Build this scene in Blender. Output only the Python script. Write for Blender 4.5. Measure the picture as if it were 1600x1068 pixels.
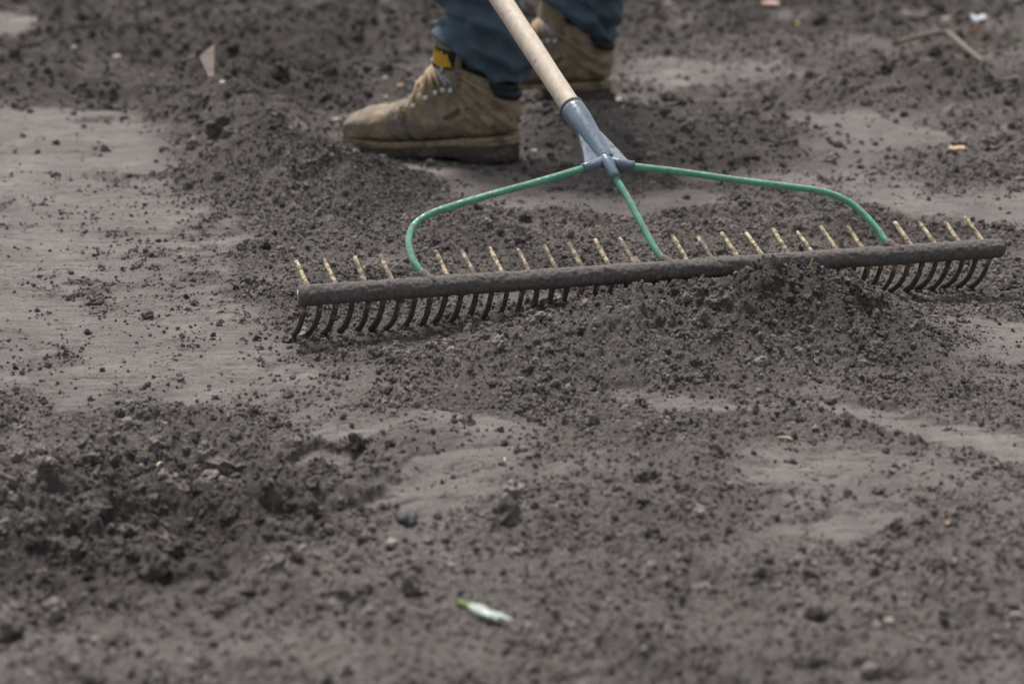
import bpy, math, random
import numpy as np
from concurrent.futures import ThreadPoolExecutor
from mathutils import Vector, Matrix

# ---------------------------------------------------------------- camera, light
for o in list(bpy.data.objects):
    bpy.data.objects.remove(o)
sc = bpy.context.scene
COL = sc.collection
R_ = math.radians
CAM_H, PITCH, LENS = 0.644, 17.5, 63.0
cam = bpy.data.objects.new('camera', bpy.data.cameras.new('camera'))
COL.objects.link(cam)
cam.location = (0, 0, CAM_H)
cam.rotation_euler = (R_(90 - PITCH), 0, 0)
cam.data.lens = LENS
cam.data.sensor_width = 36
cam.data.clip_start = 0.02
cam.data.clip_end = 1000
cam.data.dof.use_dof = True
cam.data.dof.focus_distance = 2.22
cam.data.dof.aperture_fstop = 4.4
sc.camera = cam

SUN_EL, SUN_AZ = 64.0, -22.0      # azimuth measured from straight ahead, to the right positive
w = bpy.data.worlds.new('World')
sc.world = w
w.use_nodes = True
nt = w.node_tree
nt.nodes.clear()
sky = nt.nodes.new('ShaderNodeTexSky')
sky.sky_type = 'NISHITA'
sky.sun_disc = False
sky.sun_elevation = R_(SUN_EL)
sky.sun_rotation = R_(SUN_AZ)
sky.air_density = 1.0
sky.dust_density = 3.0
hs = nt.nodes.new('ShaderNodeHueSaturation')
hs.inputs['Saturation'].default_value = 0.22
bg = nt.nodes.new('ShaderNodeBackground')
bg.inputs['Strength'].default_value = 0.05
wo = nt.nodes.new('ShaderNodeOutputWorld')
nt.links.new(sky.outputs[0], hs.inputs['Color'])
nt.links.new(hs.outputs[0], bg.inputs[0])
nt.links.new(bg.outputs[0], wo.inputs[0])

sun = bpy.data.objects.new('sun', bpy.data.lights.new('sun', 'SUN'))
COL.objects.link(sun)
sun.data.energy = 1.5
sun.data.angle = R_(15)
sun.data.color = (1.0, 0.96, 0.91)
sd = Vector((math.sin(R_(SUN_AZ)) * math.cos(R_(SUN_EL)), math.cos(R_(SUN_AZ)) * math.cos(R_(SUN_EL)), math.sin(R_(SUN_EL))))
sun.rotation_euler = sd.to_track_quat('Z', 'Y').to_euler()
sun.location = sd * 6

sc.view_settings.view_transform = 'Standard'
sc.view_settings.look = 'None'
sc.view_settings.gamma = 1
sc.view_settings.exposure = 1.85
sc.render.engine = 'CYCLES'
sc.cycles.use_denoising = True
sc.cycles.max_bounces = 6

# ---------------------------------------------------------------- helpers
random.seed(4)
rng = np.random.default_rng(7)
FPX = LENS / 36 * 1600
th = R_(PITCH)
FW = np.array([0, math.cos(th), -math.sin(th)])
RT = np.array([1.0, 0, 0])
UPV = np.array([0, math.sin(th), math.cos(th)])
CC = np.array([0, 0, CAM_H])


def at(x, y, z=0.0):
    """place on the ground plane (or on height z) that the photograph shows at x, y"""
    d = FW + RT * (x - 800) / FPX - UPV * (y - 534) / FPX
    return CC + d * (z - CAM_H) / d[2]


def on_plane(x, y, p, n):
    d = FW + RT * (x - 800) / FPX - UPV * (y - 534) / FPX
    return CC + d * (np.dot(np.array(p) - CC, n) / np.dot(d, n))


_perm = np.random.default_rng(11).permutation(1 << 14).astype(np.int64)
_rnd = np.random.default_rng(12).random((1 << 14, 4)).astype(np.float32)
_M = (1 << 14) - 1


def _hash(ix, iy, seed):
    return _perm[(_perm[(ix + seed * 131) & _M] + iy * 7 + seed * 17) & _M]


def pn(x, y, seed=0):
    """gradient noise, about -1..1"""
    ix = np.floor(x).astype(np.int64); iy = np.floor(y).astype(np.int64)
    fx = (x - ix); fy = (y - iy)
    u = fx * fx * fx * (fx * (fx * 6 - 15) + 10); v = fy * fy * fy * (fy * (fy * 6 - 15) + 10)

    def g(a, b):
        ang = _rnd[_hash(ix + a, iy + b, seed), 0] * (2 * math.pi)
        return np.cos(ang) * (fx - a) + np.sin(ang) * (fy - b)
    n0 = g(0, 0) * (1 - u) + g(1, 0) * u
    n1 = g(0, 1) * (1 - u) + g(1, 1) * u
    return (n0 * (1 - v) + n1 * v) * 1.45


def fbm(x, y, seed, octs=4, gain=0.5):
    a = 1.0; s = 0
    for k in range(octs):
        s = s + a * pn(x * 2 ** k, y * 2 ** k, seed + k * 3)
        a *= gain
    return s


def caps(x, y, seed, rmin=0.35, rmax=0.8, keep=1.0):
    """rounded lumps on a jittered lattice: height in cell units"""
    ix = np.floor(x).astype(np.int64); iy = np.floor(y).astype(np.int64)
    best = np.zeros_like(x)
    for a in (-1, 0, 1):
        for b in (-1, 0, 1):
            h = _hash(ix + a, iy + b, seed)
            r = _rnd[h]
            cx = ix + a + r[..., 0]; cy = iy + b + r[..., 1]
            rr = rmin + (rmax - rmin) * r[..., 2] ** 1.5
            rr = np.where(r[..., 3] < keep, rr, 0)
            d2 = (x - cx) ** 2 + (y - cy) ** 2
            best = np.maximum(best, np.sqrt(np.maximum(rr * rr - d2, 0)) * 0.9)
    return best


def sstep(a, b, v):
    t = np.clip((v - a) / (b - a), 0, 1)
    return t * t * (3 - 2 * t)


def poly_sd(px, py, poly):
    """signed distance to a polygon, positive inside"""
    d = np.full(px.shape, 1e9); ins = np.zeros(px.shape, bool)
    n = len(poly)
    for i in range(n):
        ax, ay = poly[i]; bx, by = poly[(i + 1) % n]
        ex, ey = bx - ax, by - ay
        t = np.clip(((px - ax) * ex + (py - ay) * ey) / (ex * ex + ey * ey), 0, 1)
        d = np.minimum(d, (px - ax - t * ex) ** 2 + (py - ay - t * ey) ** 2)
        if ay != by:
            c = ((ay > py) != (by > py)) & (px < (bx - ax) * (py - ay) / (by - ay) + ax)
            ins ^= c
    return np.where(ins, 1, -1) * np.sqrt(d)


def mesh_obj(name, verts, faces, mat, parent=None, smooth=True, loc=None):
    me = bpy.data.meshes.new(name)
    me.from_pydata([tuple(map(float, v)) for v in verts], [], faces)
    if smooth:
        me.polygons.foreach_set('use_smooth', [True] * len(me.polygons))
    me.materials.append(mat)
    me.update()
    o = bpy.data.objects.new(name, me)
    COL.objects.link(o)
    if parent is not None:
        o.parent = parent
    if loc is not None:
        o.location = loc
    return o


def empty(name, loc=(0, 0, 0), parent=None):
    o = bpy.data.objects.new(name, None)
    o.empty_display_size = 0.05
    COL.objects.link(o)
    o.location = loc
    if parent is not None:
        o.parent = parent
    return o


def tag(o, label, cat, group=None):
    o['label'] = label
    o['category'] = cat
    if group:
        o['group'] = group
    return o


class MB:
    """collects shapes of ONE part"""

    def __init__(self):
        self.v = []; self.f = []

    def add(self, v, f):
        n = len(self.v)
        self.v += [tuple(map(float, p)) for p in v]
        self.f += [tuple(i + n for i in q) for q in f]

    def rings(self, rings, cap0=True, cap1=True, closed=True):
        n = len(rings[0]); v = [p for r in rings for p in r]; f = []
        for i in range(len(rings) - 1):
            for j in range(n if closed else n - 1):
                k = (j + 1) % n
                f.append((i * n + j, i * n + k, (i + 1) * n + k, (i + 1) * n + j))
        if cap0: f.append(tuple(range(n - 1, -1, -1)))
        if cap1: f.append(tuple((len(rings) - 1) * n + j for j in range(n)))
        self.add(v, f)

    def tube(self, pts, rad, seg=12, rough=0.0, seed=0, dome=False):
        pts = [np.array(p, float) for p in pts]
        n = len(pts)
        rad = [rad] * n if np.isscalar(rad) else list(rad)
        T = []
        for i in range(n):
            t = pts[min(i + 1, n - 1)] - pts[max(i - 1, 0)]
            T.append(t / (np.linalg.norm(t) + 1e-12))
        ref = np.array([0, 0, 1.0]) if abs(T[0][2]) < 0.9 else np.array([0, 1.0, 0])
        U = np.cross(ref, T[0]); U /= np.linalg.norm(U)
        rs = random.Random(seed)
        rings = []
        for i in range(n):
            U = U - T[i] * np.dot(U, T[i]); U /= np.linalg.norm(U)
            V = np.cross(T[i], U)
            ring = []
            for j in range(seg):
                a = 2 * math.pi * j / seg
                r = rad[i] * (1 + rough * rs.uniform(-1, 1))
                ring.append(pts[i] + (U * math.cos(a) + V * math.sin(a)) * r)
            rings.append(ring)
        self.rings(rings)
        return self

    def build(self, name, mat, parent=None, smooth=True):
        return mesh_obj(name, self.v, self.f, mat, parent, smooth)


def smooth_path(pts, n=8):
    """Catmull-Rom through points"""
    P = [np.array(p, float) for p in pts]
    P = [2 * P[0] - P[1]] + P + [2 * P[-1] - P[-2]]
    out = []
    for i in range(1, len(P) - 2):
        for k in range(n):
            t = k / n
            out.append(0.5 * ((2 * P[i]) + (-P[i - 1] + P[i + 1]) * t + (2 * P[i - 1] - 5 * P[i] + 4 * P[i + 1] - P[i + 2]) * t * t
                              + (-P[i - 1] + 3 * P[i] - 3 * P[i + 1] + P[i + 2]) * t ** 3))
    out.append(P[-2])
    return out


# ---------------------------------------------------------------- materials
def new_mat(name):
    m = bpy.data.materials.new(name)
    m.use_nodes = True
    t = m.node_tree
    b = t.nodes['Principled BSDF']
    return m, t, b


def noise_node(t, scale, detail=4, rough=0.6, coord=None, vec=(1, 1, 1)):
    n = t.nodes.new('ShaderNodeTexNoise')
    n.inputs['Scale'].default_value = scale
    n.inputs['Detail'].default_value = detail
    n.inputs['Roughness'].default_value = rough
    if coord is not None:
        mp = t.nodes.new('ShaderNodeMapping')
        mp.inputs['Scale'].default_value = vec
        t.links.new(coord, mp.inputs[0])
        t.links.new(mp.outputs[0], n.inputs['Vector'])
    return n.outputs[0]


def ramp(t, src, stops):
    r = t.nodes.new('ShaderNodeValToRGB')
    el = r.color_ramp.elements
    while len(el) < len(stops):
        el.new(0.5)
    for e, (p, c) in zip(el, stops):
        e.position = p
        e.color = (*c, 1) if len(c) == 3 else c
    t.links.new(src, r.inputs[0])
    return r.outputs[0]


def mixc(t, fac, a, b):
    m = t.nodes.new('ShaderNodeMix')
    m.data_type = 'RGBA'
    for s, val in ((0, fac), (6, a), (7, b)):
        if isinstance(val, (int, float)):
            m.inputs[s].default_value = val
        elif isinstance(val, tuple):
            m.inputs[s].default_value = (*val, 1)
        else:
            t.links.new(val, m.inputs[s])
    return m.outputs[2]


def math_node(t, op, a, b=None):
    m = t.nodes.new('ShaderNodeMath')
    m.operation = op
    for i, v in enumerate((a, b)):
        if v is None: continue
        if isinstance(v, (int, float)): m.inputs[i].default_value = v
        else: t.links.new(v, m.inputs[i])
    return m.outputs[0]


def bump(t, b, h, strength, dist):
    n = t.nodes.new('ShaderNodeBump')
    n.inputs['Strength'].default_value = strength
    n.inputs['Distance'].default_value = dist
    t.links.new(h, n.inputs['Height'])
    t.links.new(n.outputs[0], b.inputs['Normal'])


def obj_co(t):
    return t.nodes.new('ShaderNodeTexCoord').outputs['Object']


SOIL_DRY = (0.190, 0.158, 0.150)
SOIL_MID = (0.120, 0.100, 0.094)
SOIL_WET = (0.060, 0.052, 0.049)


def soil_material():
    m, t, b = new_mat('soil')
    co = obj_co(t)
    at_ = t.nodes.new('ShaderNodeAttribute'); at_.attribute_name = 'loose'
    n1 = noise_node(t, 9, 5, 0.65, co)
    n2 = noise_node(t, 140, 4, 0.7, co)
    n3 = noise_node(t, 1.7, 3, 0.5, co)
    dry = mixc(t, ramp(t, n1, [(0.35, (0, 0, 0)), (0.65, (1, 1, 1))]), (0.122, 0.109, 0.104), (0.186, 0.167, 0.160))
    sk = noise_node(t, 22, 6, 0.72, co, (1, 2.6, 1))
    dry = mixc(t, math_node(t, 'MULTIPLY', ramp(t, sk, [(0.42, (1, 1, 1)), (0.58, (0, 0, 0))]), 0.42), dry, (0.085, 0.075, 0.070))
    lo = mixc(t, ramp(t, n2, [(0.3, (0, 0, 0)), (0.7, (1, 1, 1))]), (0.078, 0.069, 0.064), (0.195, 0.173, 0.164))
    lo = mixc(t, math_node(t, 'MULTIPLY', ramp(t, n3, [(0.4, (0, 0, 0)), (0.62, (1, 1, 1))]), 0.4), lo, SOIL_WET)
    base = mixc(t, at_.outputs['Fac'], dry, lo)
    wt = t.nodes.new('ShaderNodeAttribute'); wt.attribute_name = 'moist_shade'
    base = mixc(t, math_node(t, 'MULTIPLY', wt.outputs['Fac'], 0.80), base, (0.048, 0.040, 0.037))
    gr = noise_node(t, 420, 3, 0.7, co)
    base2 = mixc(t, ramp(t, gr, [(0.36, (0.55, 0.55, 0.55)), (0.5, (0, 0, 0))]), base, (0.045, 0.038, 0.036))
    t.links.new(base2, b.inputs['Base Color'])
    b.inputs['Roughness'].default_value = 0.95
    b.inputs['Specular IOR Level'].default_value = 0.15
    hh = math_node(t, 'ADD', noise_node(t, 260, 5, 0.75, co), math_node(t, 'MULTIPLY', noise_node(t, 700, 2, 0.6, co), 0.4))
    mid = math_node(t, 'ADD', noise_node(t, 110, 4, 0.7, co), math_node(t, 'MULTIPLY', sk, 1.1))
    hh = math_node(t, 'ADD', hh, math_node(t, 'MULTIPLY', mid, 0.9))
    hh = math_node(t, 'MULTIPLY', hh, math_node(t, 'ADD', math_node(t, 'MULTIPLY', at_.outputs['Fac'], 0.75), 0.25))
    bump(t, b, hh, 1.0, 0.0050)
    return m


def crumb_material():
    m, t, b = new_mat('soil_crumb')
    oi = t.nodes.new('ShaderNodeObjectInfo')
    co = t.nodes.new('ShaderNodeTexCoord').outputs['Object']
    c = ramp(t, oi.outputs['Random'], [(0.0, (0.060, 0.052, 0.048)), (0.5, (0.135, 0.119, 0.112)), (1.0, (0.255, 0.228, 0.216))])
    wt = t.nodes.new('ShaderNodeAttribute'); wt.attribute_type = 'INSTANCER'; wt.attribute_name = 'damp_shade'
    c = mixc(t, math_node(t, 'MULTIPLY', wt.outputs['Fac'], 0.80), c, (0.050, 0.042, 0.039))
    n = noise_node(t, 2.5, 4, 0.7, co)
    c = mixc(t, ramp(t, n, [(0.35, (0.45, 0.45, 0.45)), (0.6, (0, 0, 0))]), c, (0.05, 0.042, 0.04))
    t.links.new(c, b.inputs['Base Color'])
    b.inputs['Roughness'].default_value = 0.95
    b.inputs['Specular IOR Level'].default_value = 0.15
    bump(t, b, noise_node(t, 3, 4, 0.75, co), 0.5, 0.0006)
    return m


def dirt_over(name, clean, clean2, amount, rough=0.5, scale=90, dirt=(0.15, 0.125, 0.117), stretch=(1, 1, 1), spec=0.4, dscale=60, top=False, low=0.0):
    """a material of its own under splashes of soil"""
    m, t, b = new_mat(name)
    co = obj_co(t)
    n1 = noise_node(t, scale, 4, 0.6, co, stretch)
    base = mixc(t, ramp(t, n1, [(0.35, (0, 0, 0)), (0.65, (1, 1, 1))]), clean, clean2)
    d1 = noise_node(t, dscale, 6, 0.72, co)
    d2 = noise_node(t, dscale * 5, 4, 0.7, co)
    dm = math_node(t, 'ADD', math_node(t, 'MULTIPLY', d1, 0.65), math_node(t, 'MULTIPLY', d2, 0.35))
    e = 0.5 + (0.5 - amount) * 0.32
    if top:   # soil lies where the surface faces up
        g = t.nodes.new('ShaderNodeNewGeometry')
        s = t.nodes.new('ShaderNodeSeparateXYZ'); t.links.new(g.outputs['Normal'], s.inputs[0])
        dm = math_node(t, 'ADD', dm, math_node(t, 'MULTIPLY', s.outputs[2], 0.07))
    if low:   # cleaner higher up, caked towards the ground
        s = t.nodes.new('ShaderNodeSeparateXYZ'); t.links.new(co, s.inputs[0])
        dm = math_node(t, 'ADD', dm, math_node(t, 'MULTIPLY', math_node(t, 'SUBTRACT', 0.034, s.outputs[2]), low))
    fac = ramp(t, dm, [(e - 0.03, (0, 0, 0)), (e + 0.04, (1, 1, 1))])
    dcol = mixc(t, ramp(t, d2, [(0.35, (0, 0, 0)), (0.65, (1, 1, 1))]), tuple(c * 0.5 for c in dirt), dirt)
    t.links.new(mixc(t, fac, base, dcol), b.inputs['Base Color'])
    t.links.new(math_node(t, 'ADD', math_node(t, 'MULTIPLY', fac, 0.9 - rough), rough), b.inputs['Roughness'])
    b.inputs['Specular IOR Level'].default_value = spec
    bump(t, b, math_node(t, 'ADD', math_node(t, 'MULTIPLY', fac, d2), math_node(t, 'MULTIPLY', n1, 0.15)), 0.6, 0.003)
    return m


def plain(name, c, rough=0.7, c2=None, scale=60, bumpd=0.001):
    m, t, b = new_mat(name)
    co = obj_co(t)
    n = noise_node(t, scale, 5, 0.65, co)
    c2 = c2 or tuple(v * 0.6 for v in c)
    t.links.new(mixc(t, ramp(t, n, [(0.35, (0, 0, 0)), (0.65, (1, 1, 1))]), c2, c), b.inputs['Base Color'])
    b.inputs['Roughness'].default_value = rough
    b.inputs['Specular IOR Level'].default_value = 0.3
    bump(t, b, n, 0.5, bumpd)
    return m


MAT_SOIL = soil_material()
MAT_CRUMB = crumb_material()
MAT_BAR = dirt_over('soil_caked_wood', (0.36, 0.25, 0.11), (0.25, 0.17, 0.08), 1.25, 0.7, 40, (0.135, 0.122, 0.117), (0.3, 1, 1), 0.2, 60)
MAT_PEG = dirt_over('speckled_peg_wood', (0.54, 0.445, 0.29), (0.44, 0.355, 0.225), 0.47, 0.65, 200, (0.17, 0.14, 0.125), (1, 1, 0.2), 0.3, 150)
MAT_PEG_MUD = dirt_over('muddy_peg_wood', (0.50, 0.40, 0.26), (0.38, 0.30, 0.19), 0.60, 0.7, 200, (0.19, 0.165, 0.15), (1, 1, 0.2), 0.3, 120)
MAT_TINE = dirt_over('muddy_tine_wood', (0.40, 0.28, 0.13), (0.26, 0.18, 0.08), 0.74, 0.75, 120, (0.088, 0.078, 0.074), (1, 1, 0.25), 0.2, 90, False, 3.5)
MAT_GREEN = dirt_over('green_paint', (0.045, 0.30, 0.185), (0.12, 0.38, 0.27), 0.30, 0.36, 60, (0.30, 0.27, 0.23), (1, 1, 1), 0.5, 190, True)
MAT_FERRULE = dirt_over('soil_caked_ferrule', (0.35, 0.30, 0.22), (0.22, 0.18, 0.14), 0.95, 0.7, 120, (0.19, 0.155, 0.14), (1, 1, 1), 0.3, 90)
MAT_STEEL = dirt_over('blue_grey_steel', (0.075, 0.115, 0.160), (0.115, 0.155, 0.20), 0.14, 0.30, 35, (0.24, 0.19, 0.16), (1, 1, 1), 0.5, 120, True)
MAT_HANDLE = dirt_over('worn_handle_wood', (0.52, 0.445, 0.37), (0.41, 0.34, 0.275), 0.12, 0.6, 30, (0.27, 0.21, 0.17), (4, 4, 0.6), 0.3, 22)
MAT_LEATHER = dirt_over('muddy_nubuck', (0.29, 0.230, 0.155), (0.165, 0.128, 0.088), 0.50, 0.85, 34, (0.215, 0.185, 0.155), (1, 1, 1), 0.2, 18)
MAT_SOLE = dirt_over('muddy_rubber', (0.040, 0.036, 0.032), (0.070, 0.061, 0.053), 0.42, 0.85, 60, (0.125, 0.104, 0.090), (1, 1, 1), 0.2, 22)
MAT_WELT = dirt_over('tan_welt', (0.26, 0.20, 0.12), (0.17, 0.13, 0.085), 0.4, 0.8, 80, (0.13, 0.108, 0.09), (1, 1, 1), 0.2, 40)
MAT_SEAM = plain('seam_thread', (0.10, 0.075, 0.05), 0.8, (0.30, 0.22, 0.13), 45)
MAT_LACE = plain('tan_lace', (0.42, 0.32, 0.22), 0.85, (0.28, 0.20, 0.135), 200)
MAT_LACE2 = plain('grey_lace', (0.46, 0.48, 0.54), 0.8, (0.24, 0.25, 0.29), 200)
MAT_EYELET = plain('eyelet_metal', (0.60, 0.60, 0.57), 0.35, (0.45, 0.43, 0.40))
MAT_BLACK = plain('black_padding', (0.016, 0.017, 0.020), 0.7, (0.008, 0.008, 0.009))
MAT_YELLOW = plain('yellow_print', (0.52, 0.33, 0.025), 0.7, (0.40, 0.24, 0.02))
MAT_TAG = plain('dark_green_tag', (0.075, 0.082, 0.055), 0.7)
MAT_CLOTH = plain('blue_work_cloth', (0.068, 0.100, 0.130), 0.9, (0.042, 0.063, 0.085), 24, 0.002)

# ---------------------------------------------------------------- ground shape
BAR_Z = 0.061
BA = at(466, 462, BAR_Z)
BB = at(1566, 387, BAR_Z)


def P(*pts):
    return [tuple(at(x, y)[:2]) for x, y in pts]


# trodden, pale, smooth areas: outline, noise on the edge, sinking, strength
SMOOTH = [
    (P((-500, 170), (120, 166), (322, 170), (345, 230), (372, 305), (400, 345), (360, 400), (400, 470), (455, 545), (500, 590), (480, 640), (400, 640), (300, 634), (200, 628), (0, 610), (-500, 600)), 0.05, 0.0, 0.95),
    (P((600, 252), (700, 262), (820, 268), (900, 285), (960, 300), (1100, 285), (1150, 312), (1000, 338), (900, 332), (780, 328), (680, 318), (620, 300)), 0.05, 0.003, 0.95),
    (P((1060, 282), (1130, 215), (1250, 180), (1400, 190), (1500, 215), (1470, 245), (1380, 246), (1470, 300), (1620, 290), (1800, 330), (1620, 352), (1400, 345), (1320, 305), (1200, 290)), 0.10, 0.0, 0.95),
    (P((1395, 500), (1480, 492), (1800, 520), (1800, 600), (1600, 580), (1490, 562)), 0.03, 0.0, 0.9),
    (P((960, 610), (1060, 618), (1200, 623), (1195, 642), (1060, 642), (945, 627)), 0.026, 0.003, 0.95),
    (P((1255, 626), (1340, 638), (1450, 653), (1600, 660), (1800, 690), (1800, 735), (1600, 716), (1480, 694), (1380, 668), (1280, 648)), 0.026, 0.003, 0.95),
    (P((1090, 706), (1180, 696), (1300, 700), (1420, 710), (1450, 730), (1330, 752), (1260, 762), (1200, 772), (1150, 748)), 0.032, 0.002, 0.95),
    (P((1275, 792), (1340, 786), (1420, 800), (1440, 815), (1390, 830), (1310, 830)), 0.018, 0.0035, 1.0),
    (P((480, 655), (560, 652), (640, 655), (575, 676), (500, 676)), 0.008, 0.0, 1.0),
    (P((430, 690), (500, 682), (565, 686), (540, 712), (450, 714)), 0.004, 0.009, 1.0),
    (P((650, 690), (740, 680), (835, 680), (805, 720), (770, 760), (690, 768), (640, 778), (510, 772), (610, 738)), 0.018, 0.0035, 1.0),
    (P((520, 70), (640, 55), (700, 80), (700, 125), (640, 130), (560, 102)), 0.06, 0.0, 0.9),
    (P((-90, 20), (40, 18), (62, 42), (-90, 60)), 0.06, 0.0, 0.9),
    (P((965, 85), (1100, 92), (1200, 88), (1335, 122), (1150, 132), (975, 132)), 0.08, 0.0, 0.75),
    (P((640, 640), (760, 642), (835, 660), (700, 674)), 0.012, 0.0, 0.9),
    (P((430, 590), (560, 618), (640, 636), (860, 650), (880, 690), (820, 745), (700, 780), (510, 795), (590, 735), (440, 725), (420, 680)), 0.05, 0.0, 0.72),
    (P((1060, 690), (1300, 680), (1480, 705), (1500, 800), (1400, 850), (1250, 830), (1120, 770)), 0.06, 0.0, 0.62),
    (P((820, 690), (1000, 700), (1080, 770), (900, 800), (740, 800)), 0.06, 0.0, 0.35),
]


def gau(x, y, c, sx, sy, rot, h):
    dx = x - c[0]; dy = y - c[1]
    cr, sr = math.cos(rot), math.sin(rot)
    a = (dx * cr + dy * sr) / sx; b = (-dx * sr + dy * cr) / sy
    return h * np.exp(-0.5 * (a * a + b * b))


def seg_ridge(x, y, pts, wd, h):
    d = np.full(x.shape, 1e9)
    for (ax, ay), (bx, by) in zip(pts[:-1], pts[1:]):
        ex, ey = bx - ax, by - ay
        t = np.clip(((x - ax) * ex + (y - ay) * ey) / (ex * ex + ey * ey), 0, 1)
        d = np.minimum(d, (x - ax - t * ex) ** 2 + (y - ay - t * ey) ** 2)
    return h * np.exp(-0.5 * d / (wd * wd))


_p = lambda x, y: tuple(at(x, y)[:2])
BOOT1_H = np.array([0.012, 3.078]); BOOT1_A = math.atan2(0.118, -0.316)
BOOT2_H = np.array([0.200, 3.615]); BOOT2_A = math.atan2(0.100, -0.316)
BOOT1_Z, BOOT2_Z = 0.0, 0.002


def ground(x, y):
    """height and looseness of the soil, worked out in chunks"""
    n = len(x)
    if n < 30000: return _ground(x, y)
    cuts = list(range(0, n, 24000))
    with ThreadPoolExecutor(4) as ex:
        res = list(ex.map(lambda c: _ground(x[c:c + 24000], y[c:c + 24000]), cuts))
    return np.concatenate([r[0] for r in res]), np.concatenate([r[1] for r in res])


def _ground(x, y):
    wx = x + 0.03 * pn(x * 9, y * 9, 41) + 0.010 * pn(x * 40, y * 40, 42)
    wy = y + 0.03 * pn(x * 9, y * 9, 43) + 0.010 * pn(x * 40, y * 40, 44)
    loose = np.ones_like(x)
    sink = np.zeros_like(x); core = np.zeros_like(x)
    for poly, e, s, k in SMOOTH:
        xs = [q[0] for q in poly]; ys = [q[1] for q in poly]
        mk = (x > min(xs) - 0.3) & (x < max(xs) + 0.3) & (y > min(ys) - 0.3) & (y < max(ys) + 0.3)
        if not mk.any(): continue
        ww = min(1.0, e / 0.02)
        X = x[mk] + (wx[mk] - x[mk]) * ww; Y = y[mk] + (wy[mk] - y[mk]) * ww
        sd_ = poly_sd(X, Y, poly)
        mm = sstep(-e * 0.6, e * 0.6, sd_) * k
        loose[mk] = np.minimum(loose[mk], 1 - mm)
        if k == 1.0: core[mk] = np.maximum(core[mk], mm)
        if s: sink[mk] = np.maximum(sink[mk], s * sstep(-0.004, 0.006, sd_))
    # scattered loose patches on the smooth ground, worn patches on the loose
    pat = fbm(x * 7, y * 11, 51, 4, 0.6)
    loose = np.clip(loose + 0.48 * sstep(0.15, 0.95, pat), 0, 1)
    semi = gau(x, y, _p(420, 440), 0.12, 0.20, 0.3, 0.55) + gau(x, y, _p(60, 610), 0.25, 0.03, 0, 0.35) + gau(x, y, _p(130, 450), 0.05, 0.04, 0, 0.6) + gau(x, y, _p(330, 360), 0.06, 0.10, 0, 0.4)
    loose = np.clip(loose + semi * sstep(-0.5, 0.6, fbm(x * 16, y * 22, 55, 4, 0.65)) + 0.10, 0, 1)
    loose = np.clip(loose - (0.55 - 0.25 * (1 - sstep(1.55, 1.75, y))) * sstep(0.0, 0.9, fbm(x * 5, y * 6, 61, 4, 0.6)), 0, 1)
    front = 1 - sstep(1.62, 1.86, y + 0.06 * fbm(x * 4, y * 4, 177, 3))
    loose = loose * (1 - front * (0.24 - 0.20 * fbm(x * 6, y * 8, 179, 3)))
    loose = np.clip(np.maximum(loose, 1.35 * gau(x, y, _p(190, 760), 0.22, 0.15, 0.3, 1.0) - 0.1), 0, 1)
    loose = np.minimum(loose, 1 - 0.88 * core)
    far = sstep(2.9, 3.6, y)
    z = 0.010 * fbm(x * 1.6, y * 1.6, 71, 3) * sstep(0.3, 1.0, np.abs(y - 2.2)) + 0.004 * fbm(x * 7, y * 7, 75, 3)
    # heap pushed up in front of the rake
    heap = (gau(wx, wy, (0.350, 2.090), 0.078, 0.066, 0.2, 0.054) + gau(wx, wy, (0.215, 2.035), 0.14, 0.070, 0.25, 0.032)
            + gau(wx, wy, (0.04, 1.965), 0.15, 0.050, 0.35, 0.018) + gau(wx, wy, (0.27, 1.93), 0.16, 0.05, 0.1, 0.014)
            + gau(wx, wy, (0.12, 2.10), 0.12, 0.045, 0.24, 0.020))
    z = z + heap
    loose = np.maximum(loose, np.clip(heap / 0.012, 0, 1))
    # windrow running from the back left down to the rake
    wr = seg_ridge(wx, wy, [_p(330, 160), _p(395, 215), _p(430, 275), _p(520, 300)], 0.075, 0.062) + seg_ridge(wx, wy, [_p(470, 300), _p(560, 330), _p(700, 380)], 0.11, 0.016)
    z = z + wr
    loose = np.maximum(loose, np.clip(wr / 0.010, 0, 1))
    # berm at the end of the smoothed bed, and hollows behind it
    bm = seg_ridge(wx, wy, [_p(-300, 158), _p(100, 148), _p(330, 150)], 0.06, 0.016) + gau(wx, wy, _p(140, 140), 0.16, 0.06, 0, 0.035)
    bm = bm + gau(wx, wy, _p(520, 150), 0.16, 0.13, 0.4, 0.050) + gau(wx, wy, _p(1010, 222), 0.15, 0.12, 0.2, 0.060) \
        + gau(wx, wy, _p(1440, 162), 0.17, 0.08, -0.3, 0.075) + gau(wx, wy, _p(1560, 262), 0.14, 0.10, 0, 0.022) \
        + gau(wx, wy, _p(1150, 255), 0.08, 0.06, 0, 0.016) + gau(wx, wy, _p(480, 70), 0.3, 0.25, 0.2, 0.05)
    z = z + bm
    loose = np.maximum(loose, np.clip(bm / 0.014, 0, 1))
    z = z + gau(wx, wy, _p(335, 95), 0.28, 0.16, 0, -0.045) + gau(wx, wy, _p(440, 84), 0.16, 0.12, 0.2, -0.05)
    z = z + sstep(4.6, 5.6, y) * 0.03 * (1 + fbm(x * 3, y * 3, 91, 3))
    # trodden hollow with big clods at the front left
    hol = gau(wx, wy, _p(170, 790), 0.18, 0.125, 0.4, 1.0)
    z = z - 0.040 * hol + 0.022 * hol * fbm(x * 14, y * 14, 99, 3) + gau(wx, wy, _p(500, 745), 0.09, 0.022, 0.55, 0.016) + gau(wx, wy, _p(640, 668), 0.05, 0.02, 0.2, 0.010) \
        + gau(wx, wy, _p(400, 830), 0.05, 0.02, 0.5, 0.010)
    z = z - sink
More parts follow.
